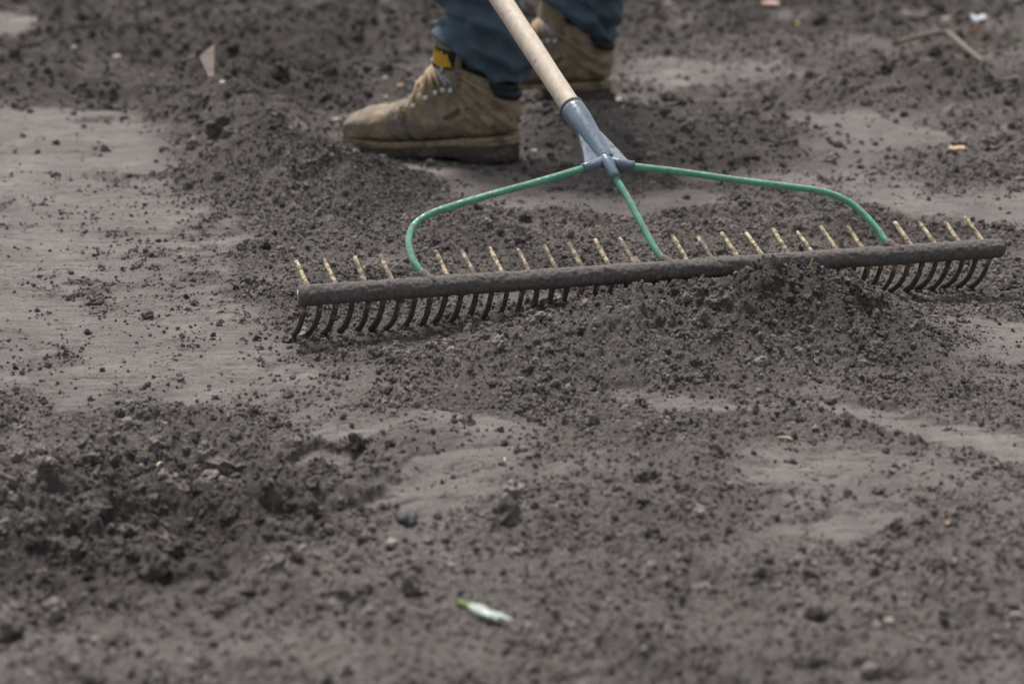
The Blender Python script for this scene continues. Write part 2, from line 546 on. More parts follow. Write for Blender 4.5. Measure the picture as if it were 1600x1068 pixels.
    # uneven, trodden ground further back
    z = z + far * (0.028 * fbm(x * 3.4, y * 3.4, 93, 4, 0.6) + 0.012 * np.abs(fbm(x * 7, y * 10, 97, 3))) * loose
    big = np.clip(1.9 * hol + 0.35 + 0.4 * far + heap / 0.07 + wr / 0.06, 0, 1.7)
    # crumbs: lumps of several sizes, coarser in some places than in others
    q = loose ** 1.2
    coarse = sstep(-0.5, 0.7, fbm(x * 6, y * 6, 95, 3))
    coarse = np.clip(np.maximum(coarse, heap / 0.03) + 1.1 * hol + wr / 0.06, 0, 1.4)
    lump = 0.015 * big * caps(wx * 24, wy * 24, 101, 0.3, 0.75, 0.45) * sstep(0.45, 0.95, loose) * coarse
    lump = lump + 0.020 * far * caps(wx * 13, wy * 13, 103, 0.3, 0.7, 0.4) * loose * coarse
    fx = x + 0.0040 * pn(x * 120, y * 120, 45) + 0.0012 * pn(x * 330, y * 330, 47); fy = y + 0.0040 * pn(x * 120, y * 120, 46) + 0.0012 * pn(x * 330, y * 330, 48)
    lump = lump + 0.0085 * caps(fx * 62, fy * 62, 111, 0.2, 0.75, 0.45) * q * coarse
    lump = lump + 0.0052 * caps(fx * 125, fy * 125, 121, 0.25, 0.8, 0.65) * q * (0.35 + 0.65 * coarse)
    lump = lump + 0.0036 * caps(fx * 225, fy * 225, 125, 0.25, 0.8, 0.75) * (0.04 + 0.96 * q)
    lump = lump + 0.0014 * fbm(x * 190, y * 190, 131, 2) * (0.15 + 0.85 * q)
    # nearer the viewer the soil was turned into bigger crumbs and dents
    lump = lump + front * loose * (0.011 * caps(fx * 44, fy * 44, 191, 0.2, 0.7, 0.45) - 0.009 * caps(fx * 38, fy * 38, 193, 0.15, 0.6, 0.45)) * (1 - 0.6 * hol)
    # pits and dents in half-trodden soil
    dent = sstep(0.1, 0.5, loose) * (0.4 + 0.6 * sstep(-0.3, 0.6, fbm(x * 11, y * 11, 171, 3)))
    lump = lump - 0.0060 * caps(fx * 75, fy * 75, 173, 0.15, 0.6, 0.38) * dent - 0.0040 * caps(fx * 150, fy * 150, 175, 0.2, 0.6, 0.45) * dent
    z = z + lump
    # streaks and thin cracks on the smooth bed
    sm = 1 - loose
    st = fbm(x * 9 + 0.6 * pn(x * 4, y * 4, 141), y * 70, 142, 3)
    z = z + sm * 0.0013 * st - sm * 0.0040 * sstep(0.45, 0.9, st) - sm * 0.003 * sstep(0.55, 0.95, fbm(x * 30, y * 90, 147, 2))
    # thin flakes lifted off the trodden crust: short flecks lying across the bed
    fl = caps(fx * 46, fy * 135, 181, 0.12, 0.55, 0.42) * sstep(-0.45, 0.5, fbm(x * 8, y * 12, 183, 3))
    fl2 = caps(fx * 105, fy * 260, 185, 0.15, 0.6, 0.45) * sstep(-0.3, 0.5, fbm(x * 10, y * 16, 187, 3))
    z = z - sm * (0.0062 * fl + 0.0036 * fl2)
    # boots press the soil flat
    for hx, a, zz in ((BOOT1_H, BOOT1_A, BOOT1_Z), (BOOT2_H, BOOT2_A, BOOT2_Z)):
        dx = x - hx[0]; dy = y - hx[1]
        u = dx * math.cos(a) + dy * math.sin(a); v = -dx * math.sin(a) + dy * math.cos(a)
        du = np.maximum(np.maximum(-u - 0.0, u - 0.29), 0); dv = np.maximum(np.abs(v) - 0.042, 0)
        mk = 1 - sstep(0.02, 0.10, np.sqrt(du * du + dv * dv))
        z = z * (1 - mk) + mk * (zz + np.clip(lump, -0.003, 0.003))
    # keep the tine feet near their level
    mx, my = (BA[0] + BB[0]) / 2, (BA[1] + BB[1]) / 2
    return z, loose


def moist_shade(x, y, loose):
    """freshly dug wet soil, plus shade painted into the back cavity"""
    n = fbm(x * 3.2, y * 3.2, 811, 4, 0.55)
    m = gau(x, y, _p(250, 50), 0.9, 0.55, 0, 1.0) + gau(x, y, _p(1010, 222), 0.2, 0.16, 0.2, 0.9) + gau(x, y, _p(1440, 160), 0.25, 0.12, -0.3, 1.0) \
        + gau(x, y, _p(180, 800), 0.19, 0.13, 0.4, 1.0) + gau(x, y, _p(520, 150), 0.2, 0.16, 0.4, 0.6) + 1.0 * sstep(4.1, 5.2, y) + gau(x, y, _p(430, 80), 0.35, 0.25, 0, 0.8) + gau(x, y, _p(60, 145), 0.5, 0.09, 0, 0.7) + seg_ridge(x, y, [_p(340, 165), _p(400, 220), _p(450, 280)], 0.08, 0.7)  # wet soil; the back cavity's term paints in shade the overhead light lacks
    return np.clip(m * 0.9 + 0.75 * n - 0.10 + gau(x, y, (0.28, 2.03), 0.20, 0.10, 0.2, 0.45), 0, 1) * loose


# ---------------------------------------------------------------- ground sheet
def spaced(segs):
    out = []
    for a, b, da, db in segs:
        v = a
        while v < b - 1e-9:
            out.append(v)
            t = (v - a) / (b - a)
            v += da + (db - da) * t
    return np.array(out)


ys = spaced([(-300, -10, 60, 8), (-10, 0.2, 1.6, 0.2), (0.2, 1.02, 0.06, 0.006), (1.02, 1.6, 0.0026, 0.0019), (1.6, 2.7, 0.0019, 0.0024),
             (2.7, 4.0, 0.0028, 0.0065), (4.0, 6.4, 0.008, 0.018), (6.4, 12, 0.04, 0.8), (12, 400, 1, 60)])
ui = np.linspace(-0.345, 0.345, 920)
uo = 0.345 + np.cumsum(np.geomspace(0.002, 90, 34))
us = np.concatenate([-uo[::-1], ui, uo])
fan = np.interp(ys, [-300, 0.9, 7, 400], [0.9, 0.9, 7, 60])
GX = (us[None, :] * fan[:, None]).ravel()
GY = np.repeat(ys, len(us))
GZ, GL = ground(GX, GY)
ny, nx = len(ys), len(us)
idx = np.arange(ny * nx, dtype=np.int32).reshape(ny, nx)
quads = np.stack([idx[:-1, :-1], idx[:-1, 1:], idx[1:, 1:], idx[1:, :-1]], -1).reshape(-1, 4)
me = bpy.data.meshes.new('ground')
me.vertices.add(ny * nx)
me.vertices.foreach_set('co', np.stack([GX, GY, GZ], 1).astype(np.float32).ravel())
nq = len(quads)
me.loops.add(nq * 4)
me.loops.foreach_set('vertex_index', quads.ravel())
me.polygons.add(nq)
me.polygons.foreach_set('loop_start', np.arange(0, nq * 4, 4, dtype=np.int32))
me.polygons.foreach_set('use_smooth', np.ones(nq, bool))
me.update(calc_edges=True)
am = me.attributes.new('moist_shade', 'FLOAT', 'POINT')
am.data.foreach_set('value', moist_shade(GX, GY, GL).astype(np.float32))
a_ = me.attributes.new('loose', 'FLOAT', 'POINT')
a_.data.foreach_set('value', GL.astype(np.float32))
me.materials.append(MAT_SOIL)
gr = bpy.data.objects.new('ground', me)
COL.objects.link(gr)
gr['kind'] = 'structure'
gr['label'] = 'dark bare garden soil, raked smooth in places and crumbly elsewhere'
print('ground', ny, nx, nq * 2)


# ---------------------------------------------------------------- loose crumbs (nobody could count them)
def crumbs():
    X, Y, S = [], [], []

    def scatter(n, y0, y1, med, sig, cap, pw, base, sel=None):
        y = np.sqrt(rng.uniform(y0 * y0, y1 * y1, n))
        x = rng.uniform(-1, 1, n) * (0.345 * y + 0.02)
        _, l = ground(x, y)
        clump = sstep(-0.6, 0.9, fbm(x * 14, y * 14, 301, 3))
        p = l ** pw * (0.25 + 0.75 * clump) + base
        if sel is not None: p = p * sel(x, y)
        k = rng.random(n) < p
        X.append(x[k]); Y.append(y[k])
        S.append(np.minimum(np.exp(rng.normal(math.log(med), sig, k.sum())), cap))
    scatter(210000, 1.0, 3.0, 0.00135, 0.45, 0.004, 1.3, 0.008)
    scatter(15000, 1.0, 3.0, 0.0028, 0.42, 0.0075, 2.2, 0.004)
    scatter(550, 1.0, 3.0, 0.0062, 0.30, 0.011, 2.0, 0.003)
    scatter(90000, 3.0, 6.4, 0.0028, 0.5, 0.010, 1.3, 0.006)
    scatter(1800, 3.0, 6.4, 0.009, 0.4, 0.022, 2.0, 0.004)
    hp = _p(200, 790)
    scatter(9000, 1.2, 1.95, 0.0050, 0.45, 0.014, 1.5, 0.0, lambda x, y: np.exp(-0.5 * (((x - hp[0]) / 0.16) ** 2 + ((y - hp[1]) / 0.12) ** 2)) * 0.5)
    x = np.concatenate(X); y = np.concatenate(Y); s = np.concatenate(S)
    z, _ = ground(x, y)
    n = len(x)
    me = bpy.data.meshes.new('soil_crumbs')
    me.vertices.add(n)
    me.vertices.foreach_set('co', np.stack([x, y, z + s * 0.25], 1).astype(np.float32).ravel())
    a = me.attributes.new('scl', 'FLOAT_VECTOR', 'POINT')
    sv = s[:, None] * rng.uniform(0.7, 1.2, (n, 3)) * np.array([1, 1, 0.85])
    a.data.foreach_set('vector', sv.astype(np.float32).ravel())
    a = me.attributes.new('damp_shade', 'FLOAT', 'POINT')
    a.data.foreach_set('value', moist_shade(x, y, np.ones_like(x)).astype(np.float32))
    a = me.attributes.new('rot', 'FLOAT_VECTOR', 'POINT')
    a.data.foreach_set('vector', rng.uniform(-math.pi, math.pi, (n, 3)).astype(np.float32).ravel())
    o = bpy.data.objects.new('soil_crumbs', me)
    COL.objects.link(o)
    o['kind'] = 'stuff'
    tag(o, 'loose dark crumbs of soil scattered over the raked ground', 'soil')
    me.materials.append(MAT_CRUMB)
    ng = bpy.data.node_groups.new('crumbs', 'GeometryNodeTree')
    ng.interface.new_socket('Geometry', in_out='INPUT', socket_type='NodeSocketGeometry')
    ng.interface.new_socket('Geometry', in_out='OUTPUT', socket_type='NodeSocketGeometry')
    N = ng.nodes.new; L = ng.links.new
    gi = N('NodeGroupInput'); go = N('NodeGroupOutput')
    join = N('GeometryNodeJoinGeometry')
    for k in range(6):
        ic = N('GeometryNodeMeshIcoSphere')
        ic.inputs['Subdivisions'].default_value = 3
        sp = N('GeometryNodeSetPosition')
        nz = N('ShaderNodeTexNoise'); nz.noise_dimensions = '4D'
        nz.inputs['W'].default_value = k * 7.3
        nz.inputs['Scale'].default_value = 1.35
        nz.inputs['Detail'].default_value = 3
        nz.inputs['Roughness'].default_value = 0.65
        ps = N('GeometryNodeInputPosition'); L(ps.outputs[0], nz.inputs['Vector'])
        sb = N('ShaderNodeMath'); sb.operation = 'SUBTRACT'; L(nz.outputs[0], sb.inputs[0]); sb.inputs[1].default_value = 0.5
        ml = N('ShaderNodeMath'); ml.operation = 'MULTIPLY'; L(sb.outputs[0], ml.inputs[0]); ml.inputs[1].default_value = 3.0
        vs = N('ShaderNodeVectorMath'); vs.operation = 'SCALE'; L(ps.outputs[0], vs.inputs[0]); L(ml.outputs[0], vs.inputs['Scale'])
        L(vs.outputs[0], sp.inputs['Offset']); L(ic.outputs[0], sp.inputs[0])
        sm = N('GeometryNodeSetMaterial'); sm.inputs['Material'].default_value = MAT_CRUMB
        L(sp.outputs[0], sm.inputs[0])
        gt = N('GeometryNodeGeometryToInstance'); L(sm.outputs[0], gt.inputs[0])
        L(gt.outputs[0], join.inputs[0])
    iop = N('GeometryNodeInstanceOnPoints')
    iop.inputs['Pick Instance'].default_value = True
    rv = N('FunctionNodeRandomValue'); rv.data_type = 'INT'
    for s_ in rv.inputs:
        if s_.name == 'Max' and s_.type == 'INT': s_.default_value = 5
    for nm, sock in (('scl', 'Scale'), ('rot', 'Rotation')):
        na = N('GeometryNodeInputNamedAttribute'); na.data_type = 'FLOAT_VECTOR'; na.inputs['Name'].default_value = nm
        L(na.outputs[0], iop.inputs[sock])
    L([s_ for s_ in rv.outputs if s_.type == 'INT'][0], iop.inputs['Instance Index'])
    L(gi.outputs[0], iop.inputs['Points']); L(join.outputs[0], iop.inputs['Instance'])
    L(iop.outputs[0], go.inputs[0])
    md = o.modifiers.new('crumbs', 'NODES'); md.node_group = ng
    print('crumbs', n)


crumbs()


def gz(x, y):
    return float(ground(np.array([x]), np.array([y]))[0][0])


# ---------------------------------------------------------------- rake
def make_rake():
    root = empty('landscape_rake', (float((BA[0] + BB[0]) / 2), float((BA[1] + BB[1]) / 2), 0))
    tag(root, 'wide wooden landscape rake with green braces pushing a heap of soil', 'rake')
    inv = Vector(root.location)
    sub = np.array(inv)
    bdir = (BB - BA); LEN = np.linalg.norm(bdir); bdir /= LEN
    nrm = np.array([-bdir[1], bdir[0], 0])

    def bar(t):
        return BA + bdir * (t * LEN)
    # head bar, caked in soil
    rb = 0.0118
    n, seg = 520, 36
    rings = []
    tt = np.linspace(0, 1, n)
    ang = np.linspace(0, 2 * math.pi, seg, endpoint=False)
    TT, AA = np.meshgrid(tt, ang, indexing='ij')
    rr = rb * (1.02 + 0.06 * fbm(TT * 25, AA * 1.2, 401, 3)) + 0.0013 * fbm(TT * 140, np.cos(AA) * 3 + np.sin(AA) * 2, 405, 3) + 0.0010 * np.abs(fbm(TT * 400, AA * 7, 407, 2))
    for i in range(n):
        e = min(tt[i], 1 - tt[i]) * LEN
        k = 1.0 if e > 0.006 else 0.80 + 0.20 * math.sqrt(max(0, 1 - (1 - e / 0.006) ** 2))
        c = bar(tt[i]) - sub
        rings.append([c + (nrm * math.cos(a) + np.array([0, 0, 1]) * math.sin(a)) * rr[i, j] * k for j, a in enumerate(ang)])
    mb = MB(); mb.rings(rings)
    ob = mb.build('head_bar', MAT_BAR, root)
    mb = MB(); c = bar(0) - sub - bdir * 0.0006
    mb.tube([c, c + bdir * 0.003], 0.0072, 16)
    mb.build('bar_end', MAT_PEG, root)
    # pegs on top
    pv = np.array([-0.0146, 0.0305, 0.0208])
    xs = [0, 1, 2, 3, 5, 6, 7, 8, 9, 10, 11, 12, 14, 15, 16, 17, 18, 19, 20, 21, 23, 24, 25, 26]
    t0, t1 = 0.017, 0.978
    rs = random.Random(3)
    for k in xs:
        b0 = bar(t0 + (t1 - t0) * k / 26) - sub
        d = pv + np.array([rs.uniform(-1, 1), rs.uniform(-1, 1), rs.uniform(-1, 1)]) * 0.0014
        d = d / np.linalg.norm(d)
        ln = rs.uniform(0.053, 0.061)
        r = rs.uniform(0.0026, 0.0031)
        mb = MB()
        mb.tube([b0, b0 + d * ln * 0.35, b0 + d * ln * 0.7, b0 + d * (ln - 0.0015), b0 + d * ln], [r * 1.15, r * 1.1, r, r * 0.95, r * 0.7], 10, 0.05, k)
        mb.build('peg', MAT_PEG_MUD if k in (3, 6, 8, 9, 10, 12, 15, 2) else MAT_PEG, root)
    # curved tines below
    for k in range(48):
        b0 = bar(0.009 + 0.974 * k / 47) - sub
        e = np.array([-0.0195, 0.0240, -0.0560]) + np.array([rs.uniform(-1, 1) * 0.0024, rs.uniform(-1, 1) * 0.003, rs.uniform(-1, 0.3) * 0.0025])
        mid = np.array([-0.0040, -0.001, -0.042]) + np.array([rs.uniform(-1, 1) * 0.0012, 0, rs.uniform(-1, 1) * 0.002])
        pts = []
        for i in range(13):
            s = i / 12
            pts.append(b0 + 2 * s * (1 - s) * mid + s * s * e)
        r = rs.uniform(0.0031, 0.0036); w1 = rs.uniform(1.0, 1.25); w2 = rs.uniform(1.15, 1.5)
        rad = [r * v * (1 + 0.05 * rs.uniform(-1, 1)) for v in np.interp(np.arange(13), [0, 5, 9, 11, 12], [1.0, 1.0, w1, w2, 0.75])]
        mb = MB(); mb.tube(pts, rad, 10, 0.08, k + 100)
        mb.build('tine', MAT_TINE, root)
    # braces, socket, handle lie in one tilted plane through the bar and the hub
    M0 = at(1040, 412, 0.075)
    s = R_(13)
    nn = np.array([bdir[0] * math.cos(s) - bdir[1] * math.sin(s), bdir[0] * math.sin(s) + bdir[1] * math.cos(s), 0])
    H = on_plane(947, 250, M0, nn)
    S1 = on_plane(893, 168, M0, nn)
    S2 = on_plane(783, 0, M0, nn)
    pn_ = np.cross(bdir, H - bar(0.52)); pn_ /= np.linalg.norm(pn_)
    if pn_[2] < 0: pn_ = -pn_

    def pl(x, y): return on_plane(x, y, bar(0.5) + pn_ * 0.006, pn_)
    left = [pl(*q) for q in ((928, 258), (915, 262), (840, 284), (760, 306), (700, 324), (668, 336), (647, 352), (639, 374), (642, 397), (652, 417))] + [bar(0.177) + pn_ * 0.002]
    mid = [pl(*q) for q in ((950, 256), (960, 275), (980, 308), (1005, 355), (1030, 398))] + [bar(0.510) + pn_ * 0.002]
    right = [pl(*q) for q in ((968, 256), (985, 259), (1060, 268), (1150, 281), (1230, 291), (1285, 299), (1322, 313), (1350, 335), (1372, 360), (1384, 377))] + [bar(0.840) + pn_ * 0.002]
    for path, ferr in ((left, 3), (mid, 2), (right, 3)):
        sp = smooth_path([p - sub for p in path], 8)
        mb = MB(); mb.tube(sp, 0.0044, 14)
        br = mb.build('brace', MAT_GREEN, root)
        a, b = sp[-1], sp[-9 if ferr == 3 else -7]
        fd = (b - a) / np.linalg.norm(b - a)
        mb = MB()
        mb.tube([a, a + fd * 0.010, a + fd * 0.014, a + fd * 0.020, a + fd * 0.0235], [0.0105, 0.0085, 0.0068, 0.0062, 0.0050], 16, 0.07, ferr)
        mb.build('ferrule', MAT_FERRULE, br)
    # socket tube
    ax = (S1 - H); ax /= np.linalg.norm(ax)
    S0 = H - ax * 0.004
    Ls = np.linalg.norm(S1 - S0)
    mb = MB()
    r0, r1 = 0.0105, 0.0162
    pts, rad = [], []
    for i in range(13):
        u = i / 12
        pts.append(S0 - sub + ax * Ls * u)
        rad.append(r0 + (r1 - r0) * min(1, u * 1.35) ** 1.1)
    mb.tube(pts, rad, 28)
    so = mb.build('socket', MAT_STEEL, root)
    mb = MB()
    e = S1 - sub
    mb.tube([e - ax * 0.0025, e - ax * 0.0018, e + ax * 0.0008, e + ax * 0.0014], [r1 * 1.005, r1 * 1.05, r1 * 1.045, r1 * 0.97], 28)
    mb.build('rim', dirt_over('rim_steel', (0.05, 0.055, 0.05), (0.09, 0.09, 0.07), 0.5, 0.6, 80, (0.2, 0.165, 0.12)), so)
    # side webs and stub tubes of the socket
    for path, i1 in ((left, 1), (right, 1)):
        p1 = path[1] - sub; p0 = path[0] - sub
        d = (p1 - p0) / np.linalg.norm(p1 - p0)
        base = H - sub
        mb = MB()
        mb.tube([base, p0, p1 - d * 0.002, p1 + d * 0.004, p1 + d * 0.0046], [0.0075, 0.0074, 0.0068, 0.0070, 0.0052], 18)
        mb.build('stub_tube', MAT_STEEL, so)
        mb = MB()
        up = base + ax * 0.070; side = np.cross(ax, pn_)
        if np.dot(side, d) < 0: side = -side
        # curved gusset from the socket's flank to the stub
        prof = []
        for k in range(11):
            u = k / 10
            a0 = up + side * 0.011
            b0_ = p1 + d * 0.000 + ax * 0.003
            cctl = base + ax * 0.022 + side * 0.022
            prof.append((1 - u) ** 2 * a0 + 2 * u * (1 - u) * cctl + u * u * b0_)
        inn = [base + ax * (0.068 * (1 - k / 10)) + side * 0.002 for k in range(11)]
        th_ = 0.0032
        top = [p + pn_ * th_ for p in prof]; bot = [p - pn_ * th_ for p in prof]
        ti = [p + pn_ * th_ for p in inn]; bi = [p - pn_ * th_ for p in inn]
        mb.rings([[ti[k], top[k] , bot[k], bi[k]] for k in range(11)])
        mb.build('web', MAT_STEEL, so, smooth=False)
    p0, p1 = mid[0] - sub, mid[1] - sub
    d = (p1 - p0) / np.linalg.norm(p1 - p0)
    mb = MB(); mb.tube([H - sub + ax * 0.022, p0, p1 - d * 0.003, p1 + d * 0.003, p1 + d * 0.0036], [0.0070, 0.0086, 0.0072, 0.0074, 0.0055], 20)
    mb.build('stub_tube', MAT_STEEL, so)
    # handle
    hd = (S2 - S1); hd /= np.linalg.norm(hd)
    Lh = 1.36
    mb = MB()
    pts = [S1 - sub - hd * 0.03 + hd * (Lh * i / 40) for i in range(41)]
    rad = [0.0136 + 0.0012 * min(1, i / 8) + 0.0002 * math.sin(i * 1.7) for i in range(40)] + [0.009]
    mb.tube(pts, rad, 24)
    ho = mb.build('handle', MAT_HANDLE, root)
    return root


make_rake()


# ---------------------------------------------------------------- person: boots and trousers
def interp_rings(prof, n):
    K = np.array([[p[0], p[1], q[0], q[1], w_] for p, q, w_ in prof])
    sp = smooth_path(K, n)
    return np.array(sp)


BOOT = [((.305, .046), (.305, .034), .010), ((.300, .060), (.300, .032), .028), ((.287, .072), (.287, .031), .040), ((.265, .080), (.265, .030), .0465),
        ((.240, .084), (.240, .030), .048), ((.215, .088), (.215, .030), .0475), ((.195, .096), (.192, .030), .045), ((.178, .108), (.168, .031), .042),
        ((.163, .122), (.142, .033), .039), ((.150, .136), (.115, .036), .0372), ((.141, .145), (.086, .039), .0365), ((.136, .149), (.058, .041), .037),
        ((.132, .152), (.034, .042), .037), ((.129, .154), (.014, .045), .0365), ((.126, .156), (.003, .056), .036), ((.124, .158), (-.002, .075), .0355),
        ((.122, .160), (-.001, .095), .0355), ((.120, .162), (.006, .110), .037), ((.118, .164), (.012, .121), .039), ((.116, .166), (.014, .129), .040)]
BR = interp_rings(BOOT, 4)


def boot_pt(r, phi, off=0.0):
    """r in profile-ring units, phi 0 = instep/top, pi = sole/back"""
    f = min(max(r * 4, 0), len(BR) - 1.001)
    i = int(f); t = f - i
    k = BR[i] * (1 - t) + BR[i + 1] * t
    Pp = np.array([k[0], 0, k[1]]); Q = np.array([k[2], 0, k[3]])
    c = (Pp + Q) / 2; h = (Pp - Q) / 2
    cs, sn = math.cos(phi), math.sin(phi)
    low = 0.55 if cs < 0 else 0.80
    if r > 12: low = 0.9
    ch = math.copysign(abs(cs) ** low, cs); sh = math.copysign(abs(sn) ** (0.75 if (cs < 0 and r < 12) else 0.92), sn)
    lat = np.array([0, 1, 0.0])
    hn = h / (np.linalg.norm(h) + 1e-9)
    cx = 0.006 * sstep(0.1, 0.28, c[0])
    return c + h * ch + lat * (k[4] * sh + cx) + (hn * cs + lat * sn) * off


def make_boot(parent, heel, ang, z, mirror, seed, pitch=0.0):
    b = empty('boot', (float(heel[0]), float(heel[1]), z), parent)
    b.rotation_euler = (0, -pitch, ang)
    b.scale = (1.07, 1.07, 1.07)
    rs = random.Random(seed)
    sg = -1 if mirror else 1

    def fix(v): return [(p[0], p[1] * sg, p[2]) for p in v]

    def fin(mb, name, mat, smooth=True):
        mb.v = fix(mb.v)
        if mirror: mb.f = [tuple(reversed(q)) for q in mb.f]
        return mb.build(name, mat, b, smooth)
    # upper with creases
    seg = 56
    rings = []
    nr = 20 * 4 - 4
    RR, AG = np.meshgrid(np.arange(nr + 1) / 4, np.arange(seg) * 2 * math.pi / seg, indexing='ij')
    OFF = 0.0024 * fbm(RR * 0.7, np.cos(AG) * 2 + seed, 501 + seed, 3) + 0.0028 * pn(RR * 1.3 + 0.5 * np.sin(AG * 2), np.sin(AG) * 1.5 + np.cos(AG), 511 + seed)
    OFF += np.exp(-((RR - 6.5) / 1.4) ** 2) * 0.0034 * np.sin(RR * 7 + np.sin(AG) * 2) + np.exp(-((RR - 14.5) / 2.0) ** 2) * 0.0032 * np.sin(RR * 4.2 + AG * 2)
    # quarter panel lies over the vamp, collar is padded
    OFF += np.where((RR > 6.6 + 0.9 * np.cos(AG)) & (RR < 18), 0.0014, 0) + 0.0035 * np.exp(-((RR - 17.6) / 1.0) ** 2)
    for i in range(nr + 1):
        rings.append([boot_pt(RR[i, j], AG[i, j], OFF[i, j]) for j in range(seg)])
    # turn the collar inwards
    for dz, sc_ in ((0.001, 0.93), (-0.010, 0.84), (-0.03, 0.8)):
        c = np.mean(np.array(rings[nr]), 0)
        rings.append([c + (p - c) * sc_ + np.array([0, 0, dz]) for p in rings[nr]])
    mb = MB(); mb.rings(rings, True, False); fin(mb, 'upper', MAT_LEATHER)
    # black padded collar behind the ankle
    mb = MB()
    for rr_, ph in ((18.0, 1.0), (16.9, 1.0)):
        pts = [boot_pt(rr_, math.pi + (k / 14 - 0.5) * 2 * ph, 0.005) for k in range(15)]
        mb.tube(pts, [0.003] + [0.0078] * 13 + [0.003], 10)
    fin(mb, 'collar_padding', MAT_BLACK)
    # sole, heel and welt
    out = [(0, 0), (.004, .016), (.012, .026), (.03, .0345), (.06, .037), (.09, .036), (.12, .0365), (.15, .040), (.18, .0455), (.21, .050), (.24, .0505), (.265, .0475),
           (.285, .040), (.299, .028), (.307, .014), (.310, 0)]
    half = smooth_path([(x, y, 0) for x, y in out], 3)
    loop = [(p[0], p[1] + 0.006 * sstep(.1, .28, p[0])) for p in half] + [(p[0], -p[1] + 0.006 * sstep(.1, .28, p[0])) for p in half[-2:0:-1]]

    def zt(x): return float(np.interp(x, [0, .08, .15, .24, .31], [.043, .039, .032, .031, .038]))

    def zb(x): return float(np.interp(x, [0, .082, .092, .12, .15, .22, .27, .31], [0, 0, .007, .008, .005, .003, .008, .022]))

    def ringz(fr, sc_):
        rg = []
        for x, y in loop:
            cx = 0.155
            xx = cx + (x - cx) * sc_
            rg.append((xx, y * (sc_ if sc_ < 1 else sc_ * 1.0), zb(x) + (zt(x) - zb(x)) * fr))
        return rg
    mb = MB(); mb.rings([ringz(0, .95), ringz(.05, .985), ringz(.35, 1.0), ringz(.62, 1.0), ringz(.66, .985)])
    fin(mb, 'sole', MAT_SOLE)
    mb = MB(); mb.rings([ringz(.66, .975), ringz(.69, 1.012), ringz(.80, 1.016), ringz(.83, 1.0), ringz(.86, 1.014), ringz(.97, 1.010), ringz(1.0, .96)])
    fin(mb, 'welt', MAT_WELT)
    # cleats along the heel and forefoot edge
    # details are set on the flank by their place in the side view
    RG = np.arange(3.0, 18.5, 0.12); FG = np.arange(0.15, 3.0, 0.06)
    SG = np.array([[boot_pt(r, f, 0.002) for f in FG] for r in RG])

    def flank(x, z):
        d_ = (SG[..., 0] - x) ** 2 + (SG[..., 2] - z) ** 2
        i_, j_ = np.unravel_index(np.argmin(d_), d_.shape)
        return RG[i_], FG[j_]

    def px(u, v):
        """side view place from the photograph's boot"""
        xx = (806 - u) / 875 / 0.937 / 1.07
        return xx, (264 - (806 - u) * 0.105 - v) / 875 / 1.07 + 0.004

    def seam(pts, name='seam', rad=0.0011, mat=MAT_SEAM, off=0.0030):
        rf = [flank(*px(*q)) for q in pts]
        pp = smooth_path([np.array([q[0], q[1], 0]) for q in rf], 5)
        for s_ in (1, -1):
            m2 = MB(); m2.tube([boot_pt(q[0], q[1] * s_, off) for q in pp], rad, 6)
            fin(m2, name, mat)
    seam([(634, 170), (648, 184), (662, 205), (672, 226)])
    seam([(645, 172), (668, 188), (690, 205), (712, 230)])
    seam([(640, 166), (672, 176), (694, 190), (722, 229)], rad=0.0009)
    seam([(757, 225), (752, 208), (762, 190), (780, 180), (797, 186), (804, 204)])
    seam([(722, 196), (750, 184), (775, 170), (803, 166)])
    seam([(728, 198), (755, 189), (780, 176), (803, 172)], rad=0.0009)
    seam([(690, 132), (694, 160), (690, 172)], rad=0.0009)
    seam([(740, 120), (752, 142), (758, 165), (740, 184)], rad=0.0013)
    seam([(735, 222), (745, 212), (752, 196)], rad=0.0009)
    # tongue: a padded half shell in front of the shin
    def tp(u, g, off):
        xf = 0.151 - 0.020 * u
        rr_ = 0.036 + 0.003 * u + off + 0.0025 * math.exp(-((u - 0.93) / 0.06) ** 2)
        return np.array([xf - 0.060 + rr_ * 1.66 * math.cos(g), rr_ * 1.02 * math.sin(g), 0.118 + 0.094 * u - 0.016 * (1 - math.cos(g)) * u])
    n1, n2 = 18, 19
    mb = MB()
    mb.rings([[tp(i / (n1 - 1), (j / (n2 - 1) * 2 - 1) * 1.6, 0) for j in range(n2)] + [tp(i / (n1 - 1), (1 - j / (n2 - 1) * 2) * 1.6, -0.006) for j in range(n2)] for i in range(n1)])
    fin(mb, 'tongue', MAT_LEATHER)
    # printed patch on the tongue: dark ground with a jagged yellow mark, on its outer flank
    mb = MB()
    mb.rings([[tp(0.40 + 0.36 * i / 6, 0.55 + 0.85 * j / 8, 0.0012) for j in range(9)] + [tp(0.40 + 0.36 * i / 6, 1.40 - 0.85 * j / 8, -0.001) for j in range(9)] for i in range(7)])
    fin(mb, 'patch', MAT_BLACK)
    mb = MB()
    zig = [(0.62, .50, .74), (0.70, .47, .66), (0.78, .46, .73), (0.88, .44, .66), (0.97, .43, .73), (1.07, .43, .64), (1.16, .44, .70), (1.26, .46, .58), (1.34, .44, .50)]
    mb.rings([[tp(ua, v, .0026), tp(ub, v, .0026), tp(ub, v, .0008), tp(ua, v, .0008)] for v, ua, ub in zig])
    fin(mb, 'emblem', MAT_YELLOW, False)
    mb = MB(); mb.tube([np.array([0.062, 0, z_]) for z_ in (.09, .14, .18, .27)], [.030, .034, .037, .036], 24); fin(mb, 'sock', MAT_BLACK)
